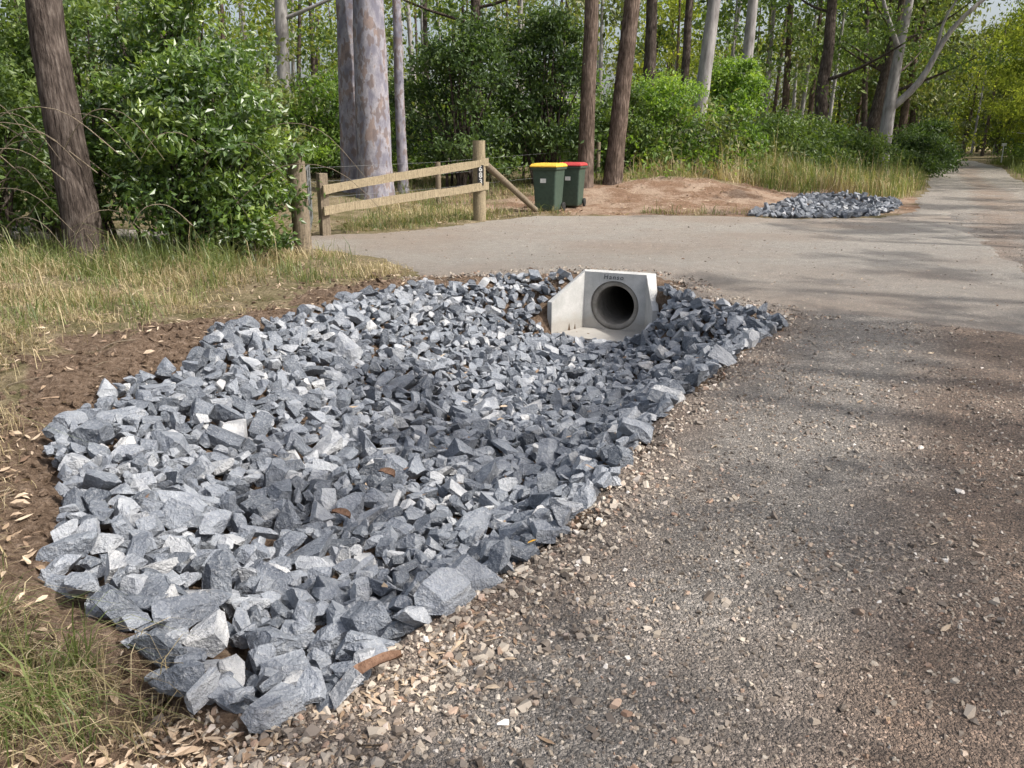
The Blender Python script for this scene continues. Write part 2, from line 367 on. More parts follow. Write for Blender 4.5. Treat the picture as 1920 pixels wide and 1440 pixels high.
x,y=pts_in(10000,-1.3,3.2,7.6,11,dhw); addpeb(x,y,np.clip(R.lognormal(math.log(.011),.35,len(x)),.005,.025),np.clip(R.rand(len(x))*.7,0,1))
x,y=pts_in(24000,-3,11,8,20,lambda x,y:np.where((np.maximum(sdist(x,y,DRIVEP),sdist(x,y,ROADP))>.1),.25,0)); addpeb(x,y,np.clip(R.lognormal(math.log(.007),.4,len(x)),.004,.022),R.rand(len(x)))
mbp.build('loose_gravel',[PEB])
mbc=MB()
def dclod(x,y):
    p=-sdist(x,y,PATCH); rd=-np.maximum(sdist(x,y,ROADP),sdist(x,y,DRIVEP)); return np.where((p>-.02)&(rd>.15),np.exp(-p/.6)*np.clip(vn(x,y,2,31)*1.5-.2,.05,1),0)
x,y=pts_in(22000,-4.5,0,1.8,11,dclod); addpeb(x,y,np.clip(R.lognormal(math.log(.011),.55,len(x)),.004,.045),np.zeros(len(x)),mbc)
mbc.build('soil_clods',[GROUND])

# ---------------------------------------------------------------- primitives
def tube(mb,P,rad,sides=10,mat=0,smooth=True,var=.5,jit=0,cap=True):
    P=np.asarray(P,float); n=len(P); rad=np.broadcast_to(np.asarray(rad,float),(n,))
    T=np.gradient(P,axis=0); T/=np.linalg.norm(T,axis=1)[:,None]+1e-9
    ref=np.array([0,0,1.]) if abs(T[0,2])<.8 else np.array([1.,0,0])
    U=np.cross(T,ref); U/=np.linalg.norm(U,axis=1)[:,None]; W=np.cross(T,U)
    a=np.arange(sides)*2*math.pi/sides
    rr=rad[:,None]*(1+jit*R.uniform(-1,1,(n,sides)))
    V=P[:,None]+rr[...,None]*(np.cos(a)[None,:,None]*U[:,None]+np.sin(a)[None,:,None]*W[:,None])
    i=np.arange(n-1)[:,None]*sides; j=np.arange(sides)[None]; j2=(j+1)%sides
    f=np.stack([i+j,i+j2,i+sides+j2,i+sides+j],-1).reshape(-1,4)
    mb.add(V.reshape(-1,3),f,mat,smooth,var)
    if cap:
        for e in (0,n-1):
            vs=np.vstack([V[e],P[e]]); o=np.arange(sides); 
            mb.add(vs,np.stack([o,(o+1)%sides,np.full(sides,sides)],-1),mat,False,var)
def box(mb,c,s,rot=0,mat=0,M=None,taper=1.0):
    sx,sy,sz=[q/2 for q in s]
    v=np.array([[-sx*taper,-sy*taper,-sz],[sx*taper,-sy*taper,-sz],[sx*taper,sy*taper,-sz],[-sx*taper,sy*taper,-sz],[-sx,-sy,sz],[sx,-sy,sz],[sx,sy,sz],[-sx,sy,sz]])
    cr,sr_=math.cos(rot),math.sin(rot); Rz=np.array([[cr,-sr_,0],[sr_,cr,0],[0,0,1]])
    v=v@Rz.T+np.array(c)
    mb.add(v,[[3,2,1,0],[4,5,6,7],[0,1,5,4],[1,2,6,5],[2,3,7,6],[3,0,4,7]],mat)
def bevel(ob,w=.01,seg=2):
    m=ob.modifiers.new('bevel','BEVEL'); m.width=w; m.segments=seg; m.limit_method='ANGLE'; m.angle_limit=math.radians(40)
def unit(n,down=0.,flat=0.):
    d=R.normal(0,1,(n,3)); d/=np.linalg.norm(d,axis=1)[:,None]; d[:,2]-=down; d/=np.linalg.norm(d,axis=1)[:,None]; return d
def leaves(mb,C,size,mat,var,down=.5,asp=.22):
    n=len(C); d=unit(n,down); s=np.cross(d,unit(n)); s/=np.linalg.norm(s,axis=1)[:,None]+1e-9
    L=(size*R.uniform(.6,1.3,n))[:,None]; nr_=np.cross(d,s)
    v=np.stack([C,C+d*L*.45+s*L*asp+nr_*L*.06,C+d*L-nr_*L*.08,C+d*L*.45-s*L*asp+nr_*L*.06],1)
    mb.add(v.reshape(-1,3),np.arange(4*n).reshape(n,4),mat,False,np.repeat(np.clip(var,0,1),4))
def ground_z(x,y): return float(Z(np.array([x]),np.array([y]))[0])

# ---------------------------------------------------------------- trees
def tree(name,x,y,H,r0,lean,bk,lf,cs,cr,nc,nl,ls,sides=14,sig=.75,wob=.12,low=None,down=.7):
    mb=MB(); z0=ground_z(x,y); n=16
    t=np.linspace(0,1,n); wx=np.cumsum(R.normal(0,wob,n))*.25; wy=np.cumsum(R.normal(0,wob,n))*.25
    wx-=wx[0]; wy-=wy[0]
    P=np.stack([x+lean[0]*t+wx,y+lean[1]*t+wy,z0-.25+(H+.25)*t],-1)
    tt=np.linspace(0,1,60)**1.3; PP=np.stack([np.interp(tt,t,P[:,i]) for i in range(3)],-1); rr=r0*(1-.72*tt)*(1+.35*np.exp(-tt*H/.3))
    tube(mb,PP,rr,sides,0,True,jit=.03)
    for i in range(nc):
        u=R.rand(); zc=cs+(H*1.05-cs)*u; k_=np.clip((zc-1.0)/H,.15,.97)
        b=np.array([np.interp(k_*.92,t,P[:,j]) for j in range(3)]); a=R.uniform(0,6.28)
        q=cr*(.35+.65*R.rand())*(1-.45*u); c=np.array([b[0]+q*math.cos(a),b[1]+q*math.sin(a),z0+zc])
        if i%2==0 or nc<14:
            mid=(b+c)/2+np.array([0,0,-.12*q])+R.normal(0,.12*q,3)*.5
            rb=max(.012,r0*(1-.72*k_)*.38); s=np.linspace(0,1,7)[:,None]
            tube(mb,b*(1-s)**2+2*mid*s*(1-s)+c*s*s,np.linspace(rb,rb*.25,7),6,0,True,cap=False)
        m=int(nl*R.uniform(.6,1.3)); 
        sub=c+R.normal(0,1,(6,3))*np.array([sig,sig,sig*.55])*.9
        C=sub[R.randint(0,6,m)]+R.normal(0,1,(m,3))*np.array([sig,sig,sig*.6])*.36
        leaves(mb,C,ls,1,R.uniform(.2,.75)+R.normal(0,.16,m),down)
    return mb.build(name,[bk,lf])
def shrub(name,x,y,rx,ry,h,lf,nc,nl,ls,asp=.24,base=.15,stem=True,down=.2,bk=None):
    mb=MB(); z0=ground_z(x,y)
    for i in range(nc):
        a=R.uniform(0,6.28); u=R.rand(); v=R.rand()**.45*R.uniform(.8,1.18)
        zz=base*h+(1-base)*h*R.rand(); w=math.sqrt(max(.12,1-((zz/h-.42)/.62)**2))
        c=np.array([x+rx*v*w*math.cos(a),y+ry*v*w*math.sin(a),z0+zz])
        sg=.14*min(rx,h)*R.uniform(.6,1.3)
        m=int(nl*R.uniform(.5,1.5)); C=c+R.normal(0,1,(m,3))*np.array([sg,sg,sg*.6])
        C[:,2]=np.maximum(C[:,2],z0+.03)
        leaves(mb,C,ls,1,R.uniform(.1,.8)+R.normal(0,.17,m)+.15*(zz/h-.5),down,asp)
        if stem and i%3==0:
            b=np.array([x+R.normal(0,rx*.15),y+R.normal(0,ry*.15),z0-.05]); mid=(b+c)/2+np.array([0,0,.2*h])
            s=np.linspace(0,1,7)[:,None]; tube(mb,b*(1-s)**2+2*mid*s*(1-s)+c*s*s,np.linspace(.022,.005,7)*min(2,h/2),5,0,True,cap=False)
    return mb.build(name,[bk or BK_D,lf])

E='eucalyptus_tree'
tree(E,-5.75,11.2,15,.255,(-.9,.6),BK_D,LEAF_OLIVE,8,4.5,10,200,.16,wob=.08)
tree(E,-9.3,17.5,14,.26,(-.2,.4),BK_D,LEAF_MID,4.5,4,20,260,.16)
tree(E,-7.6,18.6,15,.25,(.6,.4),BK_D,LEAF_OLIVE,5.0,4,20,260,.16)
tree(E,-3.55,22,19,.47,(.1,0),BK_M,LEAF_OLIVE,10,5,8,200,.18,20,wob=.04)
tree(E,-4.25,22.9,18,.36,(.15,.2),BK_M,LEAF_OLIVE,10,4,8,200,.18,18,wob=.04)
tree(E,-3.0,23.4,14,.15,(-.1,.2),BK_M,LEAF_OLIVE,9,3,6,200,.18,12,wob=.05)
tree(E,2.05,24.2,16,.24,(.35,.2),BK_B,LEAF_OLIVE,9,4,8,200,.18,14,wob=.06)
tree(E,2.9,24.6,17,.27,(1.3,.2),BK_B,LEAF_MID,9,4,8,200,.18,14,wob=.06)
tree(E,6.35,30,18,.27,(1.4,.2),BK_P,LEAF_OLIVE,10,4,10,200,.2,14,wob=.05)
tree(E,5.6,36,17,.30,(-.3,.2),BK_D,LEAF_OLIVE,8,4.5,14,220,.22,12)
tree(E,7.6,39,19,.22,(.4,.2),BK_D,LEAF_YELL,8,4.5,16,200,.22,10)
tree(E,9.2,35,18,.27,(.5,.2),BK_P,LEAF_OLIVE,9,4.5,12,220,.22,12)
tree(E,14.0,39,14,.34,(.4,.2),BK_D,LEAF_MID,4.0,4.5,34,230,.2,12,wob=.2)
tree(E,17.6,43,15,.36,(2.2,.2),BK_D,LEAF_MID,5,4.5,30,230,.2,12,wob=.15)
tree(E,-13,24,16,.3,(.4,.2),BK_D,LEAF_MID,5,5,24,240,.18,12)
tree(E,-7.2,28,17,.25,(.4,.2),BK_P,LEAF_YELL,5.5,5,26,240,.2,12)
tree(E,-1.2,31,17,.22,(-.4,.2),BK_D,LEAF_OLIVE,6,4.5,22,240,.2,12)
mb=MB(); z0=ground_z(17.1,38.5)
def curve(mb,pts,r0,r1,mat=0,n=14,sides=9):
    pts=np.array(pts,float); t=np.linspace(0,len(pts)-1,n); k_=np.arange(len(pts))
    P=np.stack([np.interp(t,k_,pts[:,i]) for i in range(3)],-1)
    for _ in range(2): P[1:-1]=(P[:-2]+2*P[1:-1]+P[2:])/4
    tube(mb,P,np.linspace(r0,r1,n),sides,mat,True,jit=.03,cap=False)
curve(mb,[(16.6,38.5,z0-.2),(16.65,38.5,2.5),(16.8,38.6,5),(17.1,38.7,7.5),(17.4,38.7,12)],.34,.1)
curve(mb,[(16.75,38.5,3.1),(17.9,38.3,4.2),(18.6,38.2,6.2),(20.0,38,7.6),(22,38,9)],.17,.05)
curve(mb,[(18.3,38.3,5.2),(18.4,38.2,6.6),(19.3,38,8.5)],.09,.03)
curve(mb,[(16.9,38.6,5.4),(15.9,38.2,7),(15.1,38,9)],.13,.04)
for c in [(17.5,38.7,12.5),(22.,38,9.3),(19.3,38,9),(15.1,38,9.6),(20.5,38,10.5),(16.5,38,11)]:
    C=np.array(c)+R.normal(0,1,(500,3))*np.array([1.3,1.3,.7]); leaves(mb,C,.2,1,R.uniform(.3,.8)+R.normal(0,.15,500),.8)
mb.build(E,[BK_P,LEAF_YELL])
# tall roadside trees on the right-hand side; their crowns dapple the road
for (x,y,H,cs,cr,nc,nl) in [(13.5,-3.5,18,10,4.5,10,330),(16.5,-1.0,19,11,4.5,9,330),(14.0,1.0,16,9,3.8,7,330),(19.0,3.5,19,11,4.5,11,340),(21,8.5,18,8,4.8,20,400),(18.8,13.5,15,5.5,4.2,22,380),(21,19.5,16,5.5,4.2,24,340),(25,28,16,5,4.2,20,260)]:
    tree(E,x,y,H,.3,(R.uniform(-.6,.4),R.uniform(-.4,.4)),BK_B,LEAF_OLIVE,cs,cr,nc,nl,.2,10,sig=.52)
for (x,y,H,cs) in [(24.0,33.5,14,4.2),(27.5,38.5,15,3.4),(32,47,14,2.8),(38,58,15,2.3),(44.5,68,16,2.0),(50,82,16,1.8)]:
    tree(E,x,y,H,.24,(R.uniform(-1.6,-.6),0),BK_P,LEAF_YELL,cs,5.0,40,240,.25,10,sig=.9)

# ---------------------------------------------------------------- shrubs
S='shrub'
shrub(S,-4.25,12.0,1.2,.9,2.75,LEAF_GLOSS,120,125,.11)
shrub(S,-5.0,13.4,1.4,1.0,3.9,LEAF_GLOSS,95,135,.11)
shrub(S,-7.6,12.2,1.3,1.0,2.6,LEAF_MID,75,130,.10)
shrub(S,-6.9,13.8,1.5,1.0,3.6,LEAF_MID,75,130,.11)
shrub(S,-3.75,11.6,.6,.5,1.1,LEAF_GLOSS,32,100,.095)
shrub(S,-8.6,15.8,2.2,1.4,5.2,LEAF_MID,85,150,.13)
shrub(S,-11.2,16,2.6,1.6,5.0,LEAF_MID,80,150,.13)
shrub(S,-5.9,19.5,1.4,1.2,3.0,LEAF_OLIVE,45,150,.12)
shrub(S,-1.4,24.5,2.0,1.5,4.4,LEAF_DARK,85,170,.14)
shrub(S,.9,25.5,1.6,1.3,4.6,LEAF_DARK,80,170,.14)
shrub(S,-5.4,27,2.4,1.5,2.8,LEAF_BRIGHT,55,170,.15)
shrub(S,4.9,28.5,1.7,1.3,3.0,LEAF_BRIGHT,65,160,.13)
shrub(S,3.4,27.2,1.3,1.,2.6,LEAF_MID,45,160,.13)
shrub(S,8.0,31,1.3,1.2,3.7,LEAF_BRIGHT,85,180,.13,.26,.02)
shrub(S,11.0,34,2.2,1.5,2.3,LEAF_MID,65,170,.15)
shrub(S,14.2,36.5,2.2,1.5,2.0,LEAF_MID,60,170,.15)
shrub(S,20.3,43,2.0,1.5,1.9,LEAF_DARK,60,160,.16)
shrub(S,23.2,48.5,2.0,1.5,2.6,LEAF_DARK,50,160,.18)
mb=MB()
for i in range(250):
    y=R.uniform(27,46); x=R.uniform(-.75*y-2,.5*y-7); h=R.uniform(1.0,4.2)*(.7 if x>4 else 1)
    z0=.3; ncl=6; mt=R.choice([0,1,2,3],p=[.15,.35,.2,.3])
    for j in range(ncl):
        c=np.array([x+R.normal(0,1.0),y+R.normal(0,.9),z0+h*R.rand()]); m=70; sg=.45
        C=c+R.normal(0,1,(m,3))*np.array([sg,sg,sg*.6]); C[:,2]=np.maximum(C[:,2],.3)
        leaves(mb,C,.2,mt,R.uniform(.1,.85)+R.normal(0,.15,m),.3,.25)
for i in range(60):   # low green growth on the right-hand verge
    y=R.uniform(38,85); x=.5*y+R.uniform(7.0,10.5)
    C=np.array([x,y,R.uniform(.3,1.3)])+R.normal(0,1,(160,3))*np.array([.8,.9,.4]); C[:,2]=np.maximum(C[:,2],.2); leaves(mb,C,.2,R.choice([1,3]),R.uniform(.3,.9)+R.normal(0,.15,160),.2,.28)
mb.build('undergrowth',[LEAF_DARK,LEAF_MID,LEAF_OLIVE,LEAF_BRIGHT])
mb=MB()
def forest_tree(x,y,H,cs,mt,lw,nc=16,nl=60,ls=.42):
    z0=.5; lean=R.normal(0,.6)
    s=np.linspace(0,1,6)[:,None]; tube(mb,np.array([[x,y,z0-.5]])*(1-s)+np.array([[x+lean,y,H]])*s,np.linspace(lw,lw*.3,6),6,R.choice([4,5,6]),True,cap=False)
    for i in range(nc):
        u=R.rand(); zc=cs+(H-cs)*u; q=H*.22*(1-.4*u)*R.rand()**.5; a=R.uniform(0,6.28)
        c=np.array([x+lean*zc/H+q*math.cos(a),y+q*math.sin(a),zc]); m=int(nl*R.uniform(.6,1.4))
        C=c+R.normal(0,1,(m,3))*np.array([.8,.8,.45])*H/15
        leaves(mb,C,ls,mt,R.uniform(.15,.85)+R.normal(0,.15,m),.6,.25)
for i in range(120):
    y=R.uniform(46,90); x=R.uniform(-.72*y,.5*y-6); H=R.uniform(10,19)
    forest_tree(x,y,H,R.uniform(3,8),R.choice([0,1,2,3],p=[.1,.35,.3,.25]),R.uniform(.12,.28),10,55,.36)
for i in range(110):
    y=R.uniform(50,130); x=.5*y+R.uniform(9 if y<105 else 2,26); H=R.uniform(11,18)
    forest_tree(x,y,H,R.uniform(.8,3),R.choice([1,2,3],p=[.35,.3,.35]),R.uniform(.12,.25),24,80,.42)
for i in range(60):
    y=R.uniform(125,165); x=R.uniform(20,90); forest_tree(x,y,R.uniform(14,20),1,R.choice([2,3]),.2,20,60,.6)
for i in range(38):
    y=R.uniform(50,105); x=.5*y-R.uniform(2,6.5); forest_tree(x,y,R.uniform(12,17),R.uniform(3,5),R.choice([1,2,3]),R.uniform(.15,.3),24,85,.36)
for i in range(230):
    y=R.uniform(46,110); x=R.choice([R.uniform(-.7*y,.5*y-3),.5*y+R.uniform(9,25)]); m=150
    C=np.array([x,y,R.uniform(.5,2.6)])+R.normal(0,1,(m,3))*np.array([1.6,1.2,.7]); C[:,2]=np.maximum(C[:,2],.4)
    leaves(mb,C,.35,R.choice([0,1,2,3]),R.uniform(.15,.8)+R.normal(0,.15,m),.2,.3)
mb.build('distant_forest',[LEAF_DARK,LEAF_MID,LEAF_OLIVE,LEAF_YELL,BK_D,BK_P,BK_B])

mb=MB()
for i in range(44):
    x=R.uniform(-9,-3.6); y=R.uniform(10.9,11.8); L=R.uniform(.8,2.4); a=R.choice([-1,1])*R.uniform(.6,1); z=R.uniform(.1,1.8)
    curve(mb,[(x,y,z),(x+a*L*.35,y-.1,z+L*.3),(x+a*L*.75,y-.25,z+L*.28),(x+a*L*1.05,y-.3,z-.05)],.008,.003,0,12,5)
mb.build('vine_tangle',[WOODD])

# ---------------------------------------------------------------- grass & litter
def blades(mb,x,y,h,w,bend,mat,var):
    n=len(x); z=Z(x,y)-.01; a=R.uniform(0,6.28,n); d=np.stack([np.cos(a),np.sin(a),np.zeros(n)],-1); s=np.stack([-np.sin(a+R.normal(0,.6,n)),np.cos(a),np.zeros(n)],-1)
    p=np.stack([x,y,z],-1); h=h[:,None]; w=w[:,None]; b=bend[:,None]; up=np.array([[0,0,1.]])
    m1=p+up*h*.5*(1-.25*b)+d*h*.18*b; m2=p+up*h*.8*(1-.5*b)+d*h*.5*b; m3=p+up*h*(1-.85*b)+d*h*.95*b
    v=np.stack([p-s*w,p+s*w,m1-s*w*.85,m1+s*w*.85,m2-s*w*.5,m2+s*w*.5,m3],1)
    o=(np.arange(n)*7)[:,None]; q=np.concatenate([o+np.array([[0,1,3,2]]),o+np.array([[2,3,5,4]])])
    mb.add(v.reshape(-1,3),q,mat,False,np.repeat(np.clip(var,0,1),7)); k_=mb.n-7*n
    mb.F.append((np.concatenate([o+np.array([[4,5,6]])])+k_,mat,False))
def tufts(mb,n,x0,x1,y0,y1,dens,per,spread,h,w,bend,mat):
    x,y=pts_in(n,x0,x1,y0,y1,dens)
    if len(x)==0: return
    tv=R.uniform(.15,.8,len(x)); th_=R.lognormal(0,.4,len(x))
    x=np.repeat(x,per)+R.normal(0,spread,len(x)*per); y=np.repeat(y,per)+R.normal(0,spread,len(y)*per)
    m=len(x); blades(mb,x,y,h*np.repeat(th_,per)*R.uniform(.4,1.2,m),w*R.uniform(.6,1.3,m),np.clip(R.normal(bend,.3,m),0,1.15),mat,np.repeat(tv,per)+R.normal(0,.18,m))
def dverge(lo,k0=1.,o=22):
    def f(x,y):
        p=-sdist(x,y,PATCH); rd=-np.maximum(sdist(x,y,ROADP),sdist(x,y,DRIVEP))
        return sm((p-lo-.9*(vn(x,y,1.1,21)-.5))/.4)*sm((rd-.1)/.3)*np.clip(vn(x,y,1.7,o)*2.2-.7,.03,1)*k0
    return f
mb=MB()
tufts(mb,3200,-9,-.9,8,13.6,dverge(.85),14,.13,.21,.0032,1.0,1)
tufts(mb,3200,-7,-2.4,2.4,8.5,dverge(.60),12,.12,.17,.0026,1.0,1)
tufts(mb,1500,-9,-1.2,8.5,13.6,dverge(1.1,.9,27),13,.08,.27,.0038,.75,0)
tufts(mb,900,-6,-2.6,2.8,8.5,dverge(.8,.9,27),12,.06,.24,.003,.8,0)
tufts(mb,1000,-10,-3.6,10.0,12.6,None,12,.10,.42,.0045,.65,0)
tufts(mb,450,-9,-3.0,9.6,12.2,None,12,.12,.36,.003,.9,1)
def dcorner(x,y):
    p=-sdist(x,y,PATCH); rd=-sdist(x,y,ROADP); return sm((p-.06)/.2)*sm((rd-.20)/.2)*np.clip(vn(x,y,5,23)*2.2-.6,.05,1)
tufts(mb,420,-2.3,-.6,1.3,2.45,dcorner,13,.022,.27,.0023,.9,0)
tufts(mb,1100,-2.3,-.55,1.3,2.6,dcorner,12,.07,.16,.0017,1.05,1)
tufts(mb,180,-3.2,-1.8,2.2,4.2,lambda x,y:sm((-sdist(x,y,PATCH)-.2)/.3)*.8,12,.04,.22,.0022,.85,0)
tufts(mb,1000,-3.6,-1.6,2.0,4.6,lambda x,y:sm((-sdist(x,y,PATCH)-.10)/.4),12,.08,.16,.0018,1.05,1)
mb.build('grass_verge',[GRASS_G,GRASS_D])
mb=MB()
def dfar(x,y):
    rd=-np.maximum(sdist(x,y,ROADP),sdist(x,y,DRIVEP)); m=(((x-4.6)/5.4)**2+((y-22.3)/2.4)**2)+.8*(vn(x,y,.8,41)-.5); p2=-sdist(x,y,PATCH2)
    return np.where((m>1.0)&(p2>.3),sm((rd-.25)/.4),0)
tufts(mb,2400,7.5,22,25,44,lambda x,y:dfar(x,y)*np.where((x>.5*y-8)&(x<.5*y+1),1,0),14,.16,.65,.009,.4,0)
tufts(mb,2300,3.5,20,25.3,40,lambda x,y:dfar(x,y)*np.where((x>.5*y-10)&(x<.5*y+1),1,0),14,.16,.6,.009,.5,1)
tufts(mb,700,-4,5.5,19.6,27,lambda x,y:dfar(x,y)*.7,14,.14,.3,.006,.7,0)
tufts(mb,1000,-3.2,5.5,18.6,27,lambda x,y:dfar(x,y)*.7,14,.14,.25,.006,.9,1)
tufts(mb,350,-3.2,-.5,15.3,19.5,lambda x,y:dfar(x,y),14,.12,.2,.005,.7,0)
tufts(mb,250,-3.2,-.5,15.3,19.5,lambda x,y:dfar(x,y),14,.12,.2,.005,.9,1)
tufts(mb,3000,20,45,30,75,lambda x,y:np.where((x>.5*y+3.5)&(x<.5*y+9),1,0)*dfar(x,y),14,.25,.6,.014,.4,0)
tufts(mb,1300,20,40,40,75,lambda x,y:np.where((x<.5*y)&(x>.5*y-6),1,0)*dfar(x,y),14,.25,.7,.014,.4,0)
mb.build('grass_verge',[GRASS_G,GRASS_D])
mb=MB()
def fallen(x,y,L,lift=.01,mat=0,var=None,onrock=False):
    n=len(x); z=Z(x,y)+lift; a=R.uniform(0,6.28,n); tl=R.normal(0,.3,n)
    d=np.stack([np.cos(a),np.sin(a),tl],-1); s=np.stack([-np.sin(a),np.cos(a),R.normal(0,.35,n)],-1); p=np.stack([x,y,z],-1); L=L[:,None]; w=L*R.uniform(.08,.16,n)[:,None]
    cu=R.uniform(-.05,.16,n)[:,None]*np.array([[0,0,1.]])
    v=np.stack([p-d*L*.5,p-d*L*.18+s*w+cu*L,p+d*L*.2+s*w*.8+cu*L,p+d*L*.5,p+d*L*.2-s*w*.8+cu*L,p-d*L*.18-s*w+cu*L],1)
    v[...,2]=np.maximum(v[...,2],z[:,None]-.004)
    o=(np.arange(n)*6)[:,None]; f=np.concatenate([o+np.array([[0,1,2,5]]),o+np.array([[5,2,3,4]])])
    mb.add(v.reshape(-1,3),f,mat,False,np.repeat(R.rand(n) if var is None else var,6))
rv=lambda n,a,b:R.uniform(a,b,n)
x,y=pts_in(14000,-2.4,.3,1.3,2.9,lambda x,y:np.exp(-((sdist(x,y,ROADP)+.04)/.25)**2)*sm((-sdist(x,y,PATCH)-.01)/.08)*sm((2.8-y)/.6)); fallen(x,y,np.clip(R.lognormal(math.log(.030),.45,len(x)),.01,.085),.016,0,R.uniform(.25,1,len(x)))
x,y=pts_in(9000,-7,-1.0,1.6,12,lambda x,y:np.where(-sdist(x,y,PATCH)>.05,.4,0)*(sdist(x,y,ROADP)<0)*(sdist(x,y,DRIVEP)<0)); fallen(x,y,rv(len(x),.03,.09),.016)
x,y=pts_in(1500,-3.6,-1.0,1.5,4.5,lambda x,y:np.where(-sdist(x,y,PATCH)>.05,.8,0)*(sdist(x,y,ROADP)<-.1)); fallen(x,y,rv(len(x),.02,.08),.02)
x,y=pts_in(260,-1,5,1.6,12,lambda x,y:(sdist(x,y,ROADP)>0)*.55); fallen(x,y,rv(len(x),.03,.07),.022)
x,y=pts_in(110,-2.2,2,2.3,9.3,lambda x,y:(sdist(x,y,PATCH)>.1)*1.); fallen(x,y,rv(len(x),.04,.10),.13)
x,y=pts_in(1500,-4,10,14,27,lambda x,y:(sdist(x,y,DRIVEP)<0)*(sdist(x,y,ROADP)<0)*.95); fallen(x,y,rv(len(x),.07,.16),.02)
mb.build('leaf_litter',[LITTER])
mb=MB()
for i in range(60):
    x=R.uniform(-4,-1.2); y=R.uniform(1.7,9.5)
    if sdist(np.array([x]),np.array([y]),PATCH)[0]>-.1 or sdist(np.array([x]),np.array([y]),ROADP)[0]>-.1: continue
    z=ground_z(x,y)+.012; a=R.uniform(0,6.28); L=R.uniform(.08,.35)
    curve(mb,[(x,y,z),(x+L*.5*math.cos(a),y+L*.5*math.sin(a),z+.02),(x+L*math.cos(a+.25),y+L*math.sin(a+.25),z+.005)],.004,.0015,0,7,5)
mb.build('fallen_twigs',[WOODD])
mb=MB()
for (x,y,z,L,a,w) in [(-.42,2.15,.075,.20,.6,.024),(-1.50,2.12,.05,.20,-.5,.022),(-.75,4.6,-.30,.18,-.9,.03),(-.85,3.75,-.17,.15,-.7,.025)]:
    m=8; s=np.linspace(-.5,.5,m); prof=w*(1-(2*s)**4*.7)*R.uniform(.8,1.15,m)
    d=np.array([math.cos(a),math.sin(a),.12]); q=np.array([-math.sin(a),math.cos(a),0]); c=np.array([x,y,max(z,ground_z(x,y)+.05)])
    rows=[]
    for i in range(m):
        b=c+d*L*s[i]+np.array([0,0,.015*math.cos(s[i]*3)])
        rows+= [b-q*prof[i]+[0,0,.015],b+[0,0,-.004],b+q*prof[i]+[0,0,.018]]
    f=[]
    for i in range(m-1):
        for j in range(2): f.append([3*i+j,3*i+j+1,3*i+j+4,3*i+j+3])
    mb.add(rows,f,0,True,.25)
mb.build('bark_strip',[BARKS])
mb=MB(); fallen(np.array([.03,.08]),np.array([3.07,2.99]),np.array([.09,.06]),.08,0); mb.build('fallen_yellow_leaf',[YLEAF])

# ---------------------------------------------------------------- culvert headwall
hw=bpy.data.objects.new('culvert_headwall',None); scene.collection.objects.link(hw); hw.location=(HW[0],HW[1],-.012); hw.rotation_euler=(0,0,HA)
def child(mb,name,mats,bv=0):
    o=mb.build(name,mats,hw)
    if bv: bevel(o,bv)
    return o
ZB,ZT,PC,PR,CR=-.56,.14,-.255,.235,.30
mb=MB(); n=48; a=np.arange(n)*2*math.pi/n-math.pi*.75
hole=np.stack([CR*np.cos(a),PC+CR*np.sin(a)],-1)
BW=.38
def sq(an):
    c,s=math.cos(an),math.sin(an); hx=BW; zt=ZT-PC; zb=ZB-PC
    t=min(hx/abs(c) if abs(c)>1e-6 else 9e9,(zt/s if s>1e-6 else (zb/s if s<-1e-6 else 9e9)))
    return (c*t,PC+s*t)
outer=[sq(q) for q in a]
cor=[(-BW,ZB),(BW,ZB),(BW,ZT),(-BW,ZT)]
for cx,cz in cor:
    i=min(range(n),key=lambda j:(outer[j][0]-cx)**2+(outer[j][1]-cz)**2); outer[i]=(cx,cz)
outer=np.array(outer)
f0,f1=0.,.18
v=np.concatenate([np.c_[hole[:,0],np.full(n,f0),hole[:,1]],np.c_[outer[:,0],np.full(n,f0),outer[:,1]],np.c_[hole[:,0],np.full(n,f1),hole[:,1]],np.c_[outer[:,0],np.full(n,f1),outer[:,1]]])
i=np.arange(n); j=(i+1)%n
mb.add(v,np.concatenate([np.stack([i,j,j+n,i+n],-1),np.stack([i+2*n,i+3*n,j+3*n,j+2*n],-1),np.stack([i+n,j+n,j+3*n,i+3*n],-1),np.stack([j,i,i+2*n,j+2*n],-1)]))
child(mb,'back_wall',[CONC])
WD=.22
def wing(sgn):
    mb=MB(); t=.07
    A=(sgn*BW,0.); B=(sgn*(BW+WD),-.52)
    ax,ay=A; bx,by=B; L=math.hypot(bx-ax,by-ay)
    nx,ny=sgn*.52/L,WD/L
    A2=(ax+nx*t,.178); B2=(bx+nx*t,by+ny*t)
    A0=(ax+sgn*.002,.178)
    v=[(A[0],A[1],ZB+.001),(B[0],B[1],ZB+.001),(B2[0],B2[1],ZB+.001),(A2[0],A2[1],ZB+.001),(A0[0],A0[1],ZB+.001),
       (A[0],A[1],ZT-.003),(B[0],B[1],-.17),(B2[0],B2[1],-.17),(A2[0],A2[1],ZT-.003),(A0[0],A0[1],ZT-.003)]
    mb.add(v[0:10],[[0,1,6,5],[1,2,7,6],[2,3,8,7],[3,4,9,8]]); 
    k_=mb.n-10; mb.F.append((np.array([[0,4,3]]),0,False)); mb.F.append((np.array([[0,3,2,1]]),0,False)); mb.F.append((np.array([[5,6,7,8]]),0,False)); mb.F.append((np.array([[5,8,9]]),0,False)); mb.F.append((np.array([[4,0,5,9]]),0,False))
    child(mb,'wing_wall',[CONC])
wing(-1); wing(1)
mb=MB(); v=[(-BW,-.002,ZB-.06),(BW,-.002,ZB-.06),(BW+WD+.01,-.58,ZB-.06),(-BW-WD-.01,-.58,ZB-.06)]; v=v+[(p[0],p[1],ZB+.015) for p in v]
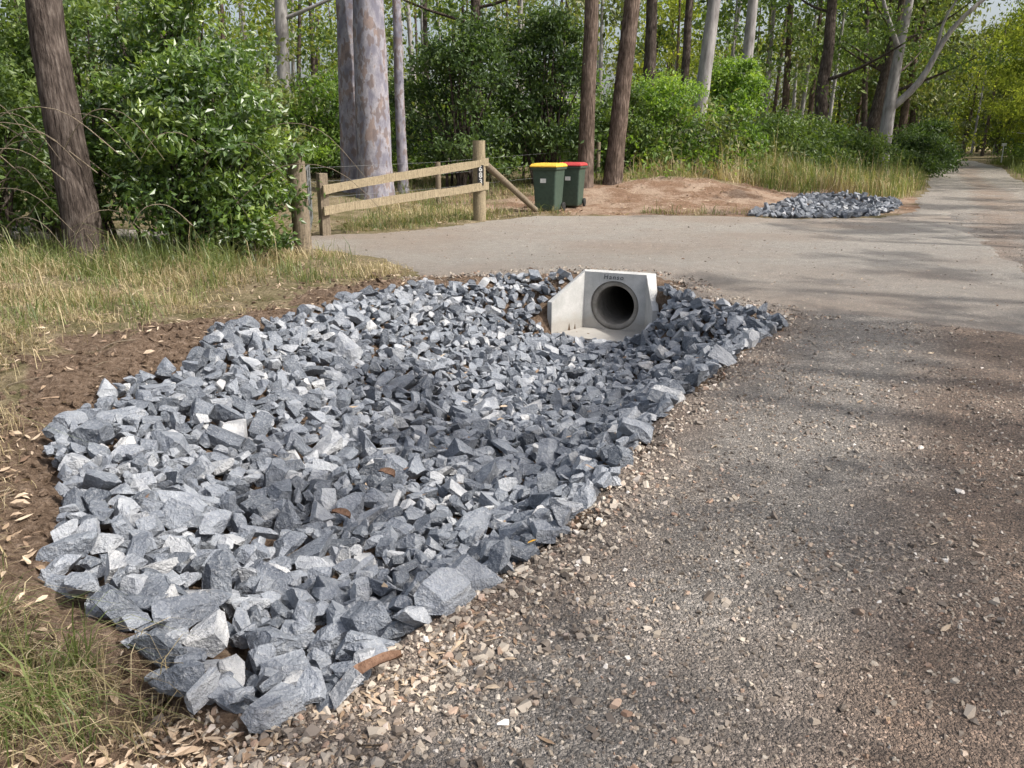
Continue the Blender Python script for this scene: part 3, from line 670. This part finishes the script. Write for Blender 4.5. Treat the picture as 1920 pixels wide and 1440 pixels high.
mb.add(v,[[0,1,2,3],[7,6,5,4],[0,4,5,1],[1,5,6,2],[2,6,7,3],[3,7,4,0]]); child(mb,'apron',[CONC])
mb=MB(); a=np.arange(64)*2*math.pi/64; n=64
def ring(r_,y_): return np.c_[r_*np.cos(a),np.full(n,y_),PC+r_*np.sin(a)]
rs=[(CR-.002,.20),(CR-.002,.03),(CR-.03,.025),(PR+.004,.03),(PR,.04),(PR,4.0),(PR+.04,4.0)]
vv=np.concatenate([ring(*q) for q in rs]); i=np.arange(n); j=(i+1)%n
mb.add(vv,np.concatenate([np.stack([i+k_*n,j+k_*n,j+(k_+1)*n,i+(k_+1)*n],-1) for k_ in range(4)]),0,True)
mb.add(vv,np.concatenate([np.stack([i+k_*n,j+k_*n,j+(k_+1)*n,i+(k_+1)*n],-1) for k_ in range(4,6)]),1,True)
mb.add(np.concatenate([ring(PR+.04,3.99),[[0,3.99,PC]]]),np.stack([i,j,np.full(n,n)],-1),1)
child(mb,'concrete_pipe',[CONCD,CONCD])
tx=bpy.data.curves.new('lettering','FONT'); tx.body='Hanso'; tx.size=.08; tx.align_x='CENTER'; tx.extrude=.002; tx.space_character=1.25; tx.offset=0; tx.shear=.15
to=bpy.data.objects.new('lettering',tx); scene.collection.objects.link(to); to.parent=hw; to.location=(-.02,-.003,.064); to.rotation_euler=(math.radians(90),0,0); tx.materials.append(INK)

# ---------------------------------------------------------------- fence, posts, gate
def post(mb,x,y,h,r_,mat=0,lean=0):
    z=ground_z(x,y); s=np.linspace(0,1,10); P=np.stack([x+lean*s,np.full(10,y),z-.3+(h+.3)*s],-1)
    tube(mb,P,r_*(1.03-.06*s),14,mat,True,jit=.035)
mb=MB(); post(mb,-3.13,12.5,1.45,.13,0,-.03); mb.build('gate_post',[WOODD])
fe=bpy.data.objects.new('wooden_fence',None); scene.collection.objects.link(fe)
A=np.array([-3.35,15.0]); B=np.array([-.70,18.2])
mb=MB(); post(mb,B[0],B[1],1.66,.14); mb.build('end_post',[WOOD],fe)
mb=MB(); box(mb,(A[0],A[1],.48),(.16,.16,1.25),.6); o=mb.build('gate_end_post',[WOODD],fe); bevel(o,.012)
dr=(B-A)/np.linalg.norm(B-A); nn=np.array([dr[1],-dr[0]])
def rail(name,za,zb,hh=.13,ext=.15):
    mb=MB(); a_=A-dr*.1; b_=B+dr*ext; t=.045; m=14; rows=[]
    for i in range(m):
        s=i/(m-1); c=a_*(1-s)+b_*s+nn*.125*(1)+R.normal(0,.004,2); z=za*(1-s)+zb*s+.012*math.sin(s*5); e=R.normal(0,.005,2)
        for q,w in ((-t/2,-hh/2+e[0]),(t/2,-hh/2+e[0]),(t/2,hh/2+e[1]),(-t/2,hh/2+e[1])): rows.append((c[0]+nn[0]*q,c[1]+nn[1]*q,z+w))
    f=[[4*i+j,4*i+(j+1)%4,4*i+4+(j+1)%4,4*i+4+j] for i in range(m-1) for j in range(4)]+[[0,3,2,1],[4*m-4,4*m-3,4*m-2,4*m-1]]
    mb.add(rows,f); mb.build(name,[WOOD],fe)
rail('top_rail',.82,1.24,.15); rail('bottom_rail',.46,.75,.15)
mb=MB(); curve(mb,[(-.58,18.25,1.2),(-.1,18.8,.75),(.55,19.7,.12)],.075,.065); mb.build('brace_rail',[WOODD],fe)
mb=MB(); box(mb,(-.665,18.04,.96),(.13,.012,.42),.12); mb.build('number_plate',[BLACK],fe)
for i,ch in enumerate('683'):
    tx=bpy.data.curves.new('numeral','FONT'); tx.body=ch; tx.size=.15; tx.align_x='CENTER'; tx.align_y='CENTER'; tx.extrude=.002; tx.offset=.003
    to=bpy.data.objects.new('numeral',tx); scene.collection.objects.link(to); to.parent=fe; to.location=(-.664,18.028,1.09-.13*i); to.rotation_euler=(math.radians(90),math.radians(0),.12); tx.materials.append(WHITE)
mb=MB(); g0=np.array([-3.25,13.35]); g1=np.array([-3.95,16.6])
for z in (.2,.45,.7,.95,1.2): tube(mb,[(g0[0],g0[1],z),(g1[0],g1[1],z)],.016 if .3<z<1.1 else .022,8)
for s in (0,.5,1): p=g0*(1-s)+g1*s; tube(mb,[(p[0],p[1],.18),(p[0],p[1],1.22)],.022,8)
mb.build('farm_gate',[STEEL])
mb=MB()
for (x,y) in [(2.6,25.9),(-1.9,21.9),(-6.2,16.5)]: post(mb,x,y,1.1,.07)
for z in (.4,.75,1.05): tube(mb,[(-6.2,16.5,z),(-1.9,21.9,z+.1),(2.6,25.9,z+.4)],.003,4,1)
mb.build('wire_fence',[WOODD,STEEL])

# ---------------------------------------------------------------- wheelie bins
def bin_(x,y,rot,lid,sc=1.0):
    e=bpy.data.objects.new('wheelie_bin',None); scene.collection.objects.link(e); z=ground_z(x,y)+.0
    e.location=(x,y,z); e.rotation_euler=(0,0,rot); e.scale=(sc,)*3
    def prism(levels,mat=0):
        mb=MB(); rows=[]
        for (w,d,yo,zz) in levels: rows+=[(-w/2,-d/2+yo,zz),(w/2,-d/2+yo,zz),(w/2,d/2+yo,zz),(-w/2,d/2+yo,zz)]
        m=len(levels); f=[[4*i+j,4*i+(j+1)%4,4*i+4+(j+1)%4,4*i+4+j] for i in range(m-1) for j in range(4)]+[[3,2,1,0],[4*m-4,4*m-3,4*m-2,4*m-1]]
        mb.add(rows,f); return mb
    o=prism([(.44,.46,.0,.03),(.46,.50,.01,.10),(.53,.60,.0,.80),(.55,.63,0,.93)]).build('body',[BIN_G],e); bevel(o,.035,3)
    o=prism([(.60,.70,0,.90),(.61,.71,0,.955)]).build('rim',[BIN_G],e); bevel(o,.015,2)
    o=prism([(.62,.74,-.005,.958),(.62,.74,-.005,.985),(.57,.66,0,1.02),(.45,.5,.02,1.04)]).build('lid',[lid],e); bevel(o,.02,3)
    mb=MB(); tube(mb,[(-.26,.41,.97),(.26,.41,.97)],.018,10)
    for s in (-.26,0,.26): tube(mb,[(s,.33,.93),(s,.41,.97)],.016,8)
    mb.build('handle',[BIN_G],e)
    for s in (-1,1):
        mb=MB(); tube(mb,[(s*.24,.24,.10),(s*.245,.24,.10),(s*.285,.24,.10),(s*.29,.24,.10)],[.085,.1,.1,.085],24); mb.build('wheel',[RUBBER],e)
    mb=MB(); tube(mb,[(-.24,.24,.10),(.24,.24,.10)],.012,8); mb.build('axle',[STEEL],e)
    mb=MB(); box(mb,(-.02,-.335,.66),(.13,.004,.09)); mb.build('label',[WHITE],e).rotation_euler=(math.radians(-2.8),0,0)
bin_(.88,20.4,math.radians(-22),LID_Y,1.1)
bin_(1.50,21.4,math.radians(-18),LID_R,1.05)
mb=MB(); box(mb,(34.3,60,1.0),(.06,.04,1.3)); box(mb,(34.3,59.975,1.55),(.35,.02,.2)); mb.build('roadside_sign',[WHITE])

# ---------------------------------------------------------------- light, world, camera
sv=Vector((.70,-.27,.84)).normalized()
L=bpy.data.lights.new('sun','SUN'); L.energy=5.0; L.angle=math.radians(.53); L.color=(1,.95,.88)
lo=bpy.data.objects.new('sun',L); scene.collection.objects.link(lo); lo.rotation_euler=(-sv).to_track_quat('-Z','Y').to_euler()
w=bpy.data.worlds.new('World'); scene.world=w; w.use_nodes=True; nt_=w.node_tree; nt_.nodes.clear()
o=nt_.nodes.new('ShaderNodeOutputWorld'); b=nt_.nodes.new('ShaderNodeBackground'); s=nt_.nodes.new('ShaderNodeTexSky'); s.sky_type='NISHITA'; s.sun_disc=False
s.sun_elevation=math.asin(sv.z); s.sun_rotation=math.atan2(sv.x,sv.y); s.air_density=1.0; s.dust_density=5.0
hs=nt_.nodes.new('ShaderNodeHueSaturation'); hs.inputs['Saturation'].default_value=.6; hs.inputs['Value'].default_value=1.45
nt_.links.new(s.outputs[0],hs.inputs['Color'])
b.inputs['Strength'].default_value=.15; nt_.links.new(hs.outputs[0],b.inputs[0]); nt_.links.new(b.outputs[0],o.inputs[0])
cam=bpy.data.cameras.new('camera'); co=bpy.data.objects.new('camera',cam); scene.collection.objects.link(co); scene.camera=co
co.location=(0,0,1.6); co.rotation_euler=(math.radians(90-16.2),0,0); cam.sensor_width=36; cam.lens=29.06; cam.clip_end=2000; cam.clip_start=.05
scene.view_settings.view_transform='Standard'; scene.view_settings.look='None'; scene.view_settings.exposure=0
